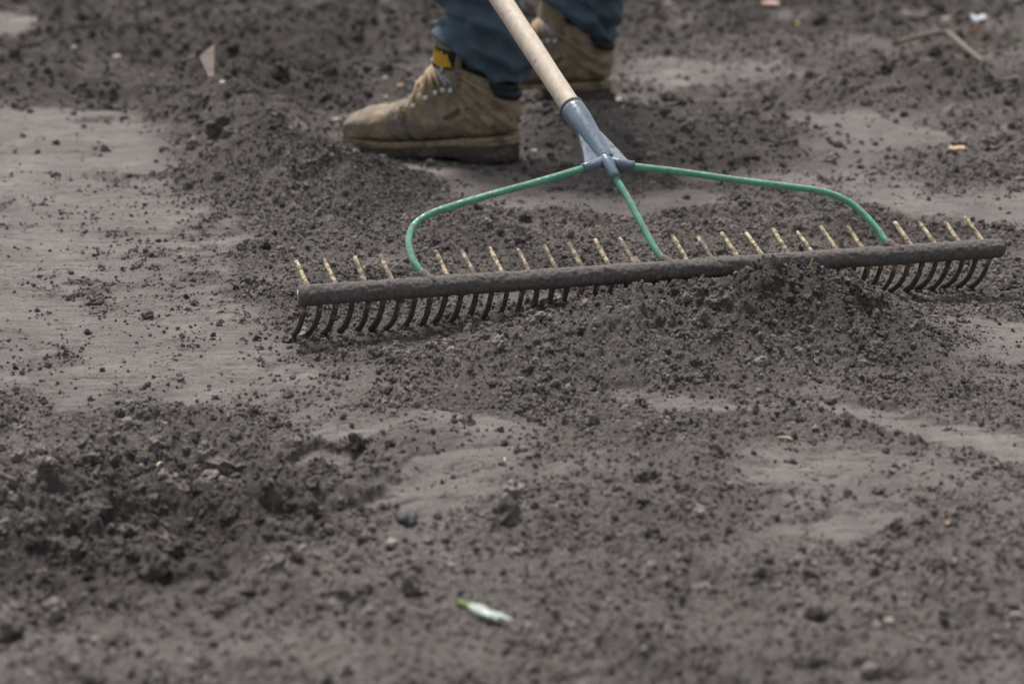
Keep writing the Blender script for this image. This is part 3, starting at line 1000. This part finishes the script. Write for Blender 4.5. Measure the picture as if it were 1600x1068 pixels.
    # laces, eyelets
    for k in range(5):
        r0 = 7.6 + k * 1.15
        for s_ in (1, -1):
            pts = [boot_pt(r0 + 1.15 * t, s_ * (1.1 - 2.2 * t), 0.0050 + 0.004 * math.sin(t * math.pi)) for t in np.linspace(0, 1, 9)]
            m2 = MB(); m2.tube(pts, 0.0025, 8)
            fin(m2, 'lace', MAT_LACE if k < 4 else MAT_LACE2)
            m2 = MB()
            c = boot_pt(r0, s_ * 1.24, 0.002); c2 = boot_pt(r0, s_ * 1.24, 0.0060)
            m2.tube([c, c + (c2 - c) * .7, c2], [0.0042, 0.0042, 0.002], 10)
            fin(m2, 'eyelet', MAT_EYELET)
    base = boot_pt(12.6, 0.15, 0.009)
    for s_, dl in ((1, 1.0), (1, 0.75), (-1, 1.0)):
        lp = []
        for k in range(15):
            a = k / 14 * 2 * math.pi
            lp.append(base + np.array([-0.012 * (1 - math.cos(a)) * 0.9 * dl - 0.004 * math.sin(a), s_ * (0.019 * (1 - math.cos(a)) * dl * 0.75), 0.010 * math.sin(a) * dl - 0.005 * (1 - math.cos(a))]))
        m2 = MB(); m2.tube(lp, 0.0026, 8)
        fin(m2, 'lace_bow', MAT_LACE2 if dl == 1.0 else MAT_LACE)
    m2 = MB()
    m2.tube([base + np.array([0.0, -0.006, 0]), base + np.array([0.002, 0.0, 0.003]), base + np.array([0, 0.006, 0])], [0.004, 0.006, 0.004], 8)
    fin(m2, 'lace_knot', MAT_LACE2)
    # woven tag and round mark on both flanks
    (ra, fa), (rb_, fb) = flank(*px(706, 189)), flank(*px(731, 173))
    rm, fm = flank(*px(781, 208))
    mk = plain('olive_mark', (0.20, 0.19, 0.04), 0.7)
    for s_ in (1, -1):
        m2 = MB()
        A_, B_ = boot_pt(ra, fa * s_, .003), boot_pt(rb_, fb * s_, .003)
        ln = (B_ - A_) / np.linalg.norm(B_ - A_)
        nrm_ = np.array([0, s_, 0.0]); wv = np.cross(ln, nrm_); wv /= np.linalg.norm(wv)
        rows = []
        for k in range(7):
            u = k / 6
            c = boot_pt(ra + (rb_ - ra) * u, (fa + (fb - fa) * u) * s_, .0030)
            rows.append([c + wv * .0032 + nrm_ * .0014, c - wv * .0032 + nrm_ * .0014, c - wv * .0032 - nrm_ * .002, c + wv * .0032 - nrm_ * .002])
        m2.rings(rows); fin(m2, 'woven_tag', MAT_TAG, False)
        m2 = MB()
        c = boot_pt(rm, s_ * fm, .0032)
        e1 = boot_pt(rm + .3, s_ * fm, .0032) - c; e1 /= np.linalg.norm(e1)
        e2 = boot_pt(rm, s_ * (fm + .06), .0032) - c; e2 -= e1 * np.dot(e1, e2); e2 /= np.linalg.norm(e2)
        m2.tube([c + (e1 * math.cos(q) + e2 * math.sin(q)) * 0.0048 for q in np.linspace(0, 2 * math.pi, 17)], 0.0011, 6)
        m2.tube([c - np.cross(e1, e2) * 0.0005, c + np.cross(e1, e2) * 0.0005], 0.002, 8)
        fin(m2, 'round_mark', mk)
    return b


def make_person():
    root = empty('person', (0.05, 3.35, 0))
    tag(root, 'person in muddy tan work boots and dark blue trousers, standing behind the rake', 'person')
    off = np.array([0.05, 3.35])
    make_boot(root, BOOT1_H - off, BOOT1_A, BOOT1_Z + 0.005, False, 1, R_(-2.0))
    make_boot(root, BOOT2_H - off, BOOT2_A, BOOT2_Z + 0.010, True, 2)
    # trousers: two bunched legs meeting at the hips
    mb = MB()
    seg = 96
    legs = ((BOOT1_H, BOOT1_A, np.array([-0.02, 3.30]), 21, BOOT1_Z), (BOOT2_H, BOOT2_A, np.array([0.03, 3.47]), 22, BOOT2_Z))
    for heel, a, hip, sd_, bz in legs:
        d = np.array([math.cos(a), math.sin(a)])
        ank = heel + d * 0.064
        lv = [(0.170, ank, .056), (0.174, ank, .063), (0.184, ank + d * .000, .071), (0.200, ank, .0755), (0.22, ank, .074), (0.25, ank + d * .004, .070), (0.30, ank + d * .008, .074), (0.36, ank + d * .014, .078),
              (0.44, ank * .92 + hip * .08 + d * .03, .082), (0.52, ank * .8 + hip * .2 + d * .05, .085), (0.60, ank * .62 + hip * .38 + d * .045, .090), (0.72, ank * .35 + hip * .65 + d * .03, .098), (0.84, ank * .12 + hip * .88, .108), (0.93, hip, .115), (1.0, hip * .7 + np.array([0.005, 3.385]) * .3, .12)]
        K = smooth_path([np.array([c[0], c[1], z, r]) for z, c, r in lv], 10)
        rings = []
        tj = np.arange(seg) * 2 * math.pi / seg
        A = np.cos(tj) * 1.1 + sd_; B = np.sin(tj) * 1.1
        for k in K:
            zz = k[2]
            low = math.exp(-((zz - 0.22) / 0.09) ** 2)
            f1 = fbm(A * 1.2 + zz * 3, B * 1.2 + zz * 9, 601 + sd_, 3)
            f2 = pn(A * 1.6 - zz * 5, B * 1.6 + zz * 22, 611 + sd_)
            f3 = 1 - np.abs(pn(A * 1.3 + zz * 7, B * 1.3 - zz * 13, 617 + sd_)) * 2
            fold = np.sin(zz * 125 + 2.2 * np.sin(tj * 1.0 + sd_) + 1.5 * f1 + 1.3 * np.sin(2 * tj))
            r = k[3] * (1 + 0.08 * f1 + (0.06 + 0.10 * low) * f2 + 0.07 * low * f3 + 0.085 * low * fold)
            for z0, am, ph, hgt, wdh in ((.188, .020, 0.4, .013, .010), (.215, .030, 2.2, .012, .011), (.245, .028, 4.0, .010, .012), (.275, .034, 1.2, .009, .013), (.225, -.036, 5.2, .010, .009)):
                r = r + 1.15 * hgt * np.exp(-((zz - z0 - am * np.cos(tj - ph - sd_)) / wdh) ** 2) * (0.55 + 0.45 * np.sin(tj * 2 + ph)) - 0.6 * hgt * np.exp(-((zz - z0 - 0.020 - am * np.cos(tj - ph - sd_)) / wdh) ** 2)
            along = np.cos(tj - a)          # the hem hangs lower behind than in front
            hem = 1 - sstep(0.17, 0.31, zz)
            wd = r * (0.94 + 0.06 * np.cos(2 * (tj - a)))
            rings.append(np.stack([k[0] + np.cos(tj) * wd - off[0], k[1] + np.sin(tj) * wd - off[1], zz + bz + hem * (0.034 * along + 0.014 * f2)], 1))
        inner = [[((p[0] + off[0] - K[0][0]) * .88 + K[0][0] - off[0], (p[1] + off[1] - K[0][1]) * .88 + K[0][1] - off[1], p[2] + dz) for p in rings[0]] for dz in (0.05, 0.0)]
        mb.rings(inner + rings, False, True)
    hipr = []
    for z, rx, ry in ((0.82, .05, .09), (0.87, .12, .17), (0.94, .13, .19), (1.0, .125, .18), (1.06, .12, .165)):
        hipr.append([(-0.045 + math.cos(t) * rx, 0.035 + math.sin(t) * ry, z) for t in np.linspace(0, 2 * math.pi, 48, endpoint=False)])
    mb.rings(hipr)
    mb.build('trousers', MAT_CLOTH, root)


make_person()

# ---------------------------------------------------------------- debris, piece by piece
ICO_V, ICO_F = None, None


def ico():
    global ICO_V, ICO_F
    if ICO_V is None:
        import bmesh
        bm = bmesh.new(); bmesh.ops.create_icosphere(bm, subdivisions=3, radius=1)
        ICO_V = np.array([v.co[:] for v in bm.verts]); ICO_F = [tuple(v.index for v in f.verts) for f in bm.faces]
        bm.free()
    return ICO_V, ICO_F


def ground_at(px, py):
    q = at(px, py)
    for _ in range(4):
        q = at(px, py, gz(q[0], q[1]))
    return q


def pebble(name, px, py, size, mat, label, cat, group=None, squash=(1, .8, .6), seed=0, sharp=0.35):
    V, F = ico()
    n = V.copy()
    s = seed * 3.7
    d = 1 + sharp * (pn(V[:, 0] * 1.3 + s, V[:, 1] * 1.3 + V[:, 2] * .9, 700 + seed) + 0.4 * pn(V[:, 0] * 3 + s, V[:, 2] * 3 + V[:, 1], 720 + seed))
    n = V * d[:, None] * np.array(squash) * size
    c = math.cos(seed * 1.9); s_ = math.sin(seed * 1.9)
    n = np.stack([n[:, 0] * c - n[:, 1] * s_, n[:, 0] * s_ + n[:, 1] * c, n[:, 2]], 1)
    q = ground_at(px, py)
    o = mesh_obj(name, n, F, mat, None, True, (q[0], q[1], q[2] + size * squash[2] * 0.45))
    return tag(o, label, cat, group)


def plate(name, px, py, outline, thick, mat, label, cat, rot=(0, 0, 0), lift=0.003, curl=0.0, group=None):
    """thin piece with a real thickness: outline in metres"""
    def dz(x, y): return curl * (x * x) * 60
    n = len(outline)
    top = [(x, y, thick / 2 + dz(x, y)) for x, y in outline]; bot = [(x, y, -thick / 2 + dz(x, y)) for x, y in outline]
    mb = MB(); mb.rings([bot, top])
    o = mb.build(name, mat, None, False)
    q = ground_at(px, py)
    o.location = (q[0], q[1], q[2] + lift); o.rotation_euler = rot
    return tag(o, label, cat, group)


PALE = plain('pale_stone', (0.52, 0.50, 0.46), 0.8, (0.36, 0.33, 0.29))
WHITE = plain('white_scrap', (0.78, 0.80, 0.84), 0.6, (0.6, 0.62, 0.68))
OCHRE = plain('ochre_stone', (0.46, 0.33, 0.15), 0.8, (0.30, 0.22, 0.11))
PINK = plain('pink_shard', (0.46, 0.38, 0.345), 0.85, (0.32, 0.26, 0.23))
BRICK = plain('pink_brick', (0.42, 0.28, 0.23), 0.85, (0.30, 0.19, 0.16))
ORANGE = plain('orange_chip', (0.60, 0.33, 0.17), 0.7, (0.42, 0.22, 0.12))
TANCHIP = plain('tan_chip', (0.50, 0.35, 0.25), 0.8, (0.38, 0.26, 0.18))
DARKST = plain('dark_stone', (0.085, 0.083, 0.083), 0.7, (0.05, 0.05, 0.05))
GREEN = plain('green_leaf', (0.10, 0.14, 0.035), 0.6, (0.05, 0.085, 0.018))
PALEGREEN = plain('pale_leaf', (0.50, 0.55, 0.40), 0.6, (0.36, 0.42, 0.28))
YELLEAF = plain('yellow_leaf', (0.46, 0.44, 0.13), 0.6, (0.34, 0.33, 0.10))
BARK = plain('grey_bark', (0.16, 0.122, 0.100), 0.85, (0.09, 0.070, 0.058), 120)
DUSTY = plain('dusty_pebble', (0.30, 0.25, 0.23), 0.85, (0.22, 0.185, 0.17))
STRAW = plain('straw', (0.58, 0.50, 0.30), 0.7, (0.45, 0.38, 0.22))
PETAL = dirt_over('white_petal', (0.50, 0.56, 0.52), (0.36, 0.43, 0.38), 0.34, 0.6, 150, (0.25, 0.21, 0.18), (1, 1, 1), 0.3, 130)
RUST = plain('rusty_leaf', (0.17, 0.07, 0.04), 0.8, (0.10, 0.045, 0.03))


def make_bud():
    """white flower bud on a green stub, lying in the foreground"""
    q0 = ground_at(712, 945); q1 = ground_at(797, 986)
    root = empty('flower_bud', (q0[0], q0[1], q0[2] + 0.004))
    tag(root, 'white flower bud with green stalk lying on the soil in the foreground', 'flower')
    d = np.array(q1) - np.array(q0); d[2] = d[2] * 0.5
    L = np.linalg.norm(d); d /= L
    mb = MB(); mb.tube([d * 0, d * L * .12, d * L * .24, d * L * .32], [.0016, .0030, .0034, .0026], 10); mb.build('stalk', GREEN, root)
    side = np.cross(d, [0, 0, 1])
    for k, (s0, s1, r, dv) in enumerate(((.26, .80, .0046, 0.0), (.30, .72, .0034, .0030), (.50, 1.0, .0026, -.0026))):
        pts, rad = [], []
        for i in range(11):
            u = i / 10
            pts.append(d * L * (s0 + (s1 - s0) * u) + side * dv * math.sin(u * 2.2) + np.array([0, 0, .001 + .0015 * k * u]))
            rad.append(r * (0.25 + 0.75 * math.sin(min(1, u * 1.15 + .08) * math.pi * .93)) + .0004)
        mb = MB(); mb.tube(pts, rad, 12); mb.build('petal', PETAL, root)


make_bud()

# stick with a bend
q = [ground_at(*p_) for p_ in ((1395, 96), (1432, 87), (1468, 78), (1482, 80), (1508, 100), (1537, 119))]
q = [(v[0], v[1], v[2] + h) for v, h in zip(q, (.044, .046, .046, .044, .036, .028))]
root = q[0]
mb = MB(); mb.tube(smooth_path([np.array(v) - np.array(q[0]) for v in q], 4), [.0050 + .0018 * math.sin(i * .15) for i in range(21)], 9, .1, 5)
o = mb.build('stick', BARK); o.location = q[0]
tag(o, 'bent grey-brown stick lying on the soil at the back right', 'stick')

tri = [(0.001, -0.012), (0.012, -0.010), (0.013, 0.066), (-0.019, 0.036)]
plate('tile_shard', 327, 143, [(x * .85, y * .85) for x, y in tri], .005, PINK, 'pinkish triangular shard standing upright in the hollow behind the smooth bed', 'shard', (R_(58), 0, R_(4)), 0.036)

pebble('stone', 634, 815, .012, DARKST, 'dark grey stone in front of the pale trodden patch', 'stone', seed=1, squash=(1.3, .8, .8))
pebble('stone_chip', 612, 850, .0055, DUSTY, 'small pale chip in the foreground soil below the dark grey stone', 'stone', seed=2)
pebble('wood_chip', 1003, 778, .0036, TANCHIP, 'tiny orange chip on loose soil left of the trodden patch', 'chip', seed=3, squash=(1.2, .7, .5))
pebble('wood_chip', 1480, 818, .0024, TANCHIP, 'tiny orange speck to the right of the small foreground footprint', 'chip', seed=4)
pebble('wood_chip', 1390, 972, .0045, DUSTY, 'faint pinkish pebble in the bottom right soil', 'stone', seed=5)
bar_ = [(-.014, -.004), (-.006, -.006), (.004, -.004), (.013, -.005), (.015, .002), (.006, .005), (-.004, .003), (-.012, .005)]
plate('bark_chip', 1493, 244, bar_, .005, TANCHIP, 'elongated orange-tan chip on the rough soil at the right', 'chip', (R_(25), 0, R_(4)), .014)
leafo = [(-.016, 0), (-.010, .008), (0, .011), (.010, .007), (.016, 0), (.010, -.006), (0, -.009), (-.010, -.007)]
plate('fallen_leaf', 1248, 46, leafo, .002, YELLEAF, 'small yellow-green leaf on the soil right of the far boot', 'leaf', (R_(35), R_(10), R_(20)), .012, .4)
plate('brick_fragment', 1203, 13, [(-.026, -.010), (.020, -.014), (.028, .004), (.010, .016), (-.020, .012)], .014, BRICK, 'pinkish brick fragment at the top edge, right of the legs', 'brick', (R_(15), 0, R_(10)), .010)
plate('brick_fragment', 1043, 12, [(-.014, -.008), (.010, -.010), (.016, .006), (-.008, .010)], .010, BRICK, 'small pink brick fragment near the top edge beside the far leg', 'brick', (R_(15), 0, R_(-20)), .008)
scr = [(-.022, .004), (-.010, .014), (.006, .008), (.020, .012), (.024, -.004), (.008, -.003), (-.004, -.016), (-.018, -.008)]
plate('paper_scrap', 1523, 40, scr, .003, WHITE, 'torn bluish-white scrap lying at the back right above the stick', 'scrap', (R_(48), R_(8), R_(15)), .016, .5)
pebble('stone', 1513, 24, .010, PALE, 'small pale grey pebble just behind the torn white scrap', 'stone', seed=6)
plate('paper_scrap', 1583, 6, [(-.03, -.012), (.0, -.018), (.03, -.010), (.034, .012), (.008, .020), (-.024, .014)], .004, WHITE, 'white scrap in the top right corner', 'scrap', (R_(40), 0, R_(-12)), .018, .3)
pebble('stone', 1586, 18, .011, PALE, 'cream pebble below the white scrap in the top right corner', 'stone', seed=7)
plate('fallen_leaf', 1594, 66, [(x * 1.5, y * 1.0) for x, y in leafo], .002, PALEGREEN, 'pale green leaf at the right edge of the picture', 'leaf', (R_(30), 0, R_(18)), .014, .4)
plate('fallen_leaf', 1464, 4, [(x * 1.1, y) for x, y in leafo], .002, GREEN, 'green leaf at the top edge left of the white scraps', 'leaf', (R_(40), 0, R_(-40)), .016, .4)
plate('fallen_leaf', 1497, 24, [(x * .9, y * .7) for x, y in leafo], .002, RUST, 'rust-brown leaf beside the pale pebble at the back right', 'leaf', (R_(35), 0, R_(60)), .014, .4)
pebble('stone', 1405, 45, .011, BRICK, 'pinkish pebble on the back soil above the stick', 'stone', seed=8)
pebble('stone', 1320, 58, .008, BRICK, 'small reddish pebble between the yellow-green leaf and the stick', 'stone', seed=9)
pebble('stone', 1532, 92, .008, BRICK, 'dull pink pebble just right of the bent stick', 'stone', seed=10)
pebble('stone', 967, 158, .008, PALE, 'cream pebble beside the heel of the far boot', 'stone', seed=11)
pebble('stone', 1007, 167, .006, BRICK, 'pinkish pebble right of the cream pebble by the far heel', 'stone', seed=12)
pebble('stone', 835, 238, .007, PALE, 'pale pebble between the near boot heel and the rake socket', 'stone', seed=13)
pebble('stone', 218, 22, .012, PALE, 'whitish stone on the dark rough soil at the top left', 'stone', seed=14, squash=(1.4, .8, .6))
pebble('stone', 352, 8, .012, OCHRE, 'ochre stone at the top edge left of the legs', 'stone', seed=15, squash=(1.4, .8, .6))
pebble('stone', 115, 76, .008, PALE, 'small grey-white pebble left of the pinkish shard in dark soil', 'stone', seed=16)
pebble('stone', 183, 90, .009, PALE, 'pale flat pebble on the dark soil left of the pinkish shard', 'stone', seed=17, squash=(1.5, .8, .5))
pebble('stone', 301, 136, .009, BRICK, 'pink pebble below and left of the upright shard', 'stone', seed=18, squash=(.7, .7, 1.1))
pebble('stone', 347, 131, .007, PALE, 'cream pebble right of the foot of the upright shard', 'stone', seed=19)
pebble('stone', 374, 92, .006, ORANGE, 'small red-orange pebble right of the upright shard', 'stone', seed=20)
plate('fallen_leaf', 487, 150, [(x * .9, y * .9) for x, y in leafo], .002, GREEN, 'small green leaf in the stony soil behind the boot toe', 'leaf', (R_(50), 0, R_(30)), .010, .4)
plate('fallen_leaf', 577, 120, [(x * .8, y * .5) for x, y in leafo], .002, YELLEAF, 'yellowish leaf sliver in the stony soil left of the laces', 'leaf', (R_(40), 0, R_(-20)), .012, .4)
rs = random.Random(9)
for k, (px, py) in enumerate(((538, 99), (561, 107), (601, 123), (626, 136), (603, 153), (537, 141), (525, 190), (508, 92), (598, 30), (635, 28), (650, 130), (572, 140), (523, 138), (495, 120), (590, 110))):
    pebble('stone', px, py, rs.uniform(.0055, .0085), (PALE, OCHRE)[k % 2], ('small pale grey pebble in the stony soil behind the near boot', 'small ochre pebble in the stony soil behind the near boot')[k % 2], 'stone', ('pale pebbles behind the near boot', 'ochre pebbles behind the near boot')[k % 2], seed=30 + k)
for k, (px, py) in enumerate(((1430, 12), (1452, 28), (1478, 40), (1548, 22), (1560, 48), (1498, 6), (1540, 66), (1578, 36), (1415, 30), (1522, 58))):
    sz = rs.uniform(.7, 1.3)
    plate('fallen_leaf', px, py, [(x * sz, y * sz * rs.uniform(.7, 1)) for x, y in leafo], .002, (RUST, BARK, DUSTY)[k % 3], ('dull rust-brown dead leaf in the litter at the top right', 'dull grey-brown dead leaf in the litter at the top right', 'pale dusty dead leaf in the litter at the top right')[k % 3],
          'leaf', (R_(rs.uniform(15, 55)), R_(rs.uniform(-20, 20)), rs.uniform(0, 6)), .016, .4, ('rust-brown leaf litter', 'grey-brown leaf litter', 'pale leaf litter')[k % 3])
# root fibres and chaff in the soil
mbf = MB(); rf = random.Random(17)
spots = [(rf.uniform(-1, 1) * 0.33 * v, v) for v in (math.sqrt(rf.uniform(1.1 ** 2, 3.4 ** 2)) for _ in range(420))]
heights = ground(np.array([q_[0] for q_ in spots]), np.array([q_[1] for q_ in spots]))[0]
for (xx, yy), g0 in zip(spots, heights):
    a = rf.uniform(0, 6.28); L_ = rf.uniform(.004, .014)
    p = []
    for i in range(4):
        u = i / 3; a += rf.uniform(-.5, .5)
        p.append((xx + math.cos(a) * L_ * u, yy + math.sin(a) * L_ * u, g0 + .0022 + .0015 * math.sin(u * 3) + rf.uniform(0, .001)))
    mbf.tube(p, [.0003, .0004, .0004, .0002], 4)
of = mbf.build('root_fibres', plain('root_fibre', (0.27, 0.215, 0.165), 0.85, (0.15, 0.12, 0.095), 30))
of['kind'] = 'stuff'
tag(of, 'fine dry root fibres and chaff mixed into the soil', 'fibres')
# blades of straw and grass
def blade(name, p0, p1, h0, h1, rad, mat, label, cat):
    a = ground_at(*p0); b = ground_at(*p1)
    a = np.array(a) + np.array([0, 0, h0]); b = np.array(b) + np.array([0, 0, h1])
    m = (a + b) / 2 + np.array([0, 0, .002])
    mb = MB(); mb.tube(smooth_path([a - a, m - a, b - a], 4), [rad * .5, rad * .8] + [rad] * 5 + [rad * .7, rad * .3], 6)
    o = mb.build(name, mat); o.location = a
    tag(o, label, cat)


blade('straw', (752, 586), (762, 590), .005, .006, .0010, STRAW, 'short pale straw on the heap left of the rake middle', 'straw')
blade('straw', (788, 722), (789, 730), .004, .006, .0009, STRAW, 'tiny pale straw upright on the trodden patch in front', 'straw')
blade('straw', (1215, 686), (1240, 690), .002, .002, .0010, TANCHIP, 'thin tan straw lying above the right trodden patch', 'straw')
blade('straw', (245, 736), (256, 733), .006, .007, .0011, STRAW, 'short yellow straw among the clods at the front left', 'straw')
blade('twig', (360, 842), (392, 832), .010, .010, .0016, BARK, 'small brown twig on the clods at the lower left', 'twig')
a = np.array(on_plane(1257, 424, BA, np.array([BB[1] - BA[1], -(BB[0] - BA[0]), 0]) / np.linalg.norm(BB - BA)))
a = a + np.array([0, -0.0140, 0])
mb = MB(); mb.tube(smooth_path([(0, 0, 0), (.003, -.001, .009), (.007, 0, .021)], 4), [.0005, .0007, .0009, .0010, .0010, .0009, .0007, .0005, .0003], 6)
o = mb.build('grass_blade', YELLEAF); o.location = a
tag(o, 'tiny yellow-green blade of grass stuck to the rake bar above the heap', 'grass')
print('done', len(bpy.data.objects))
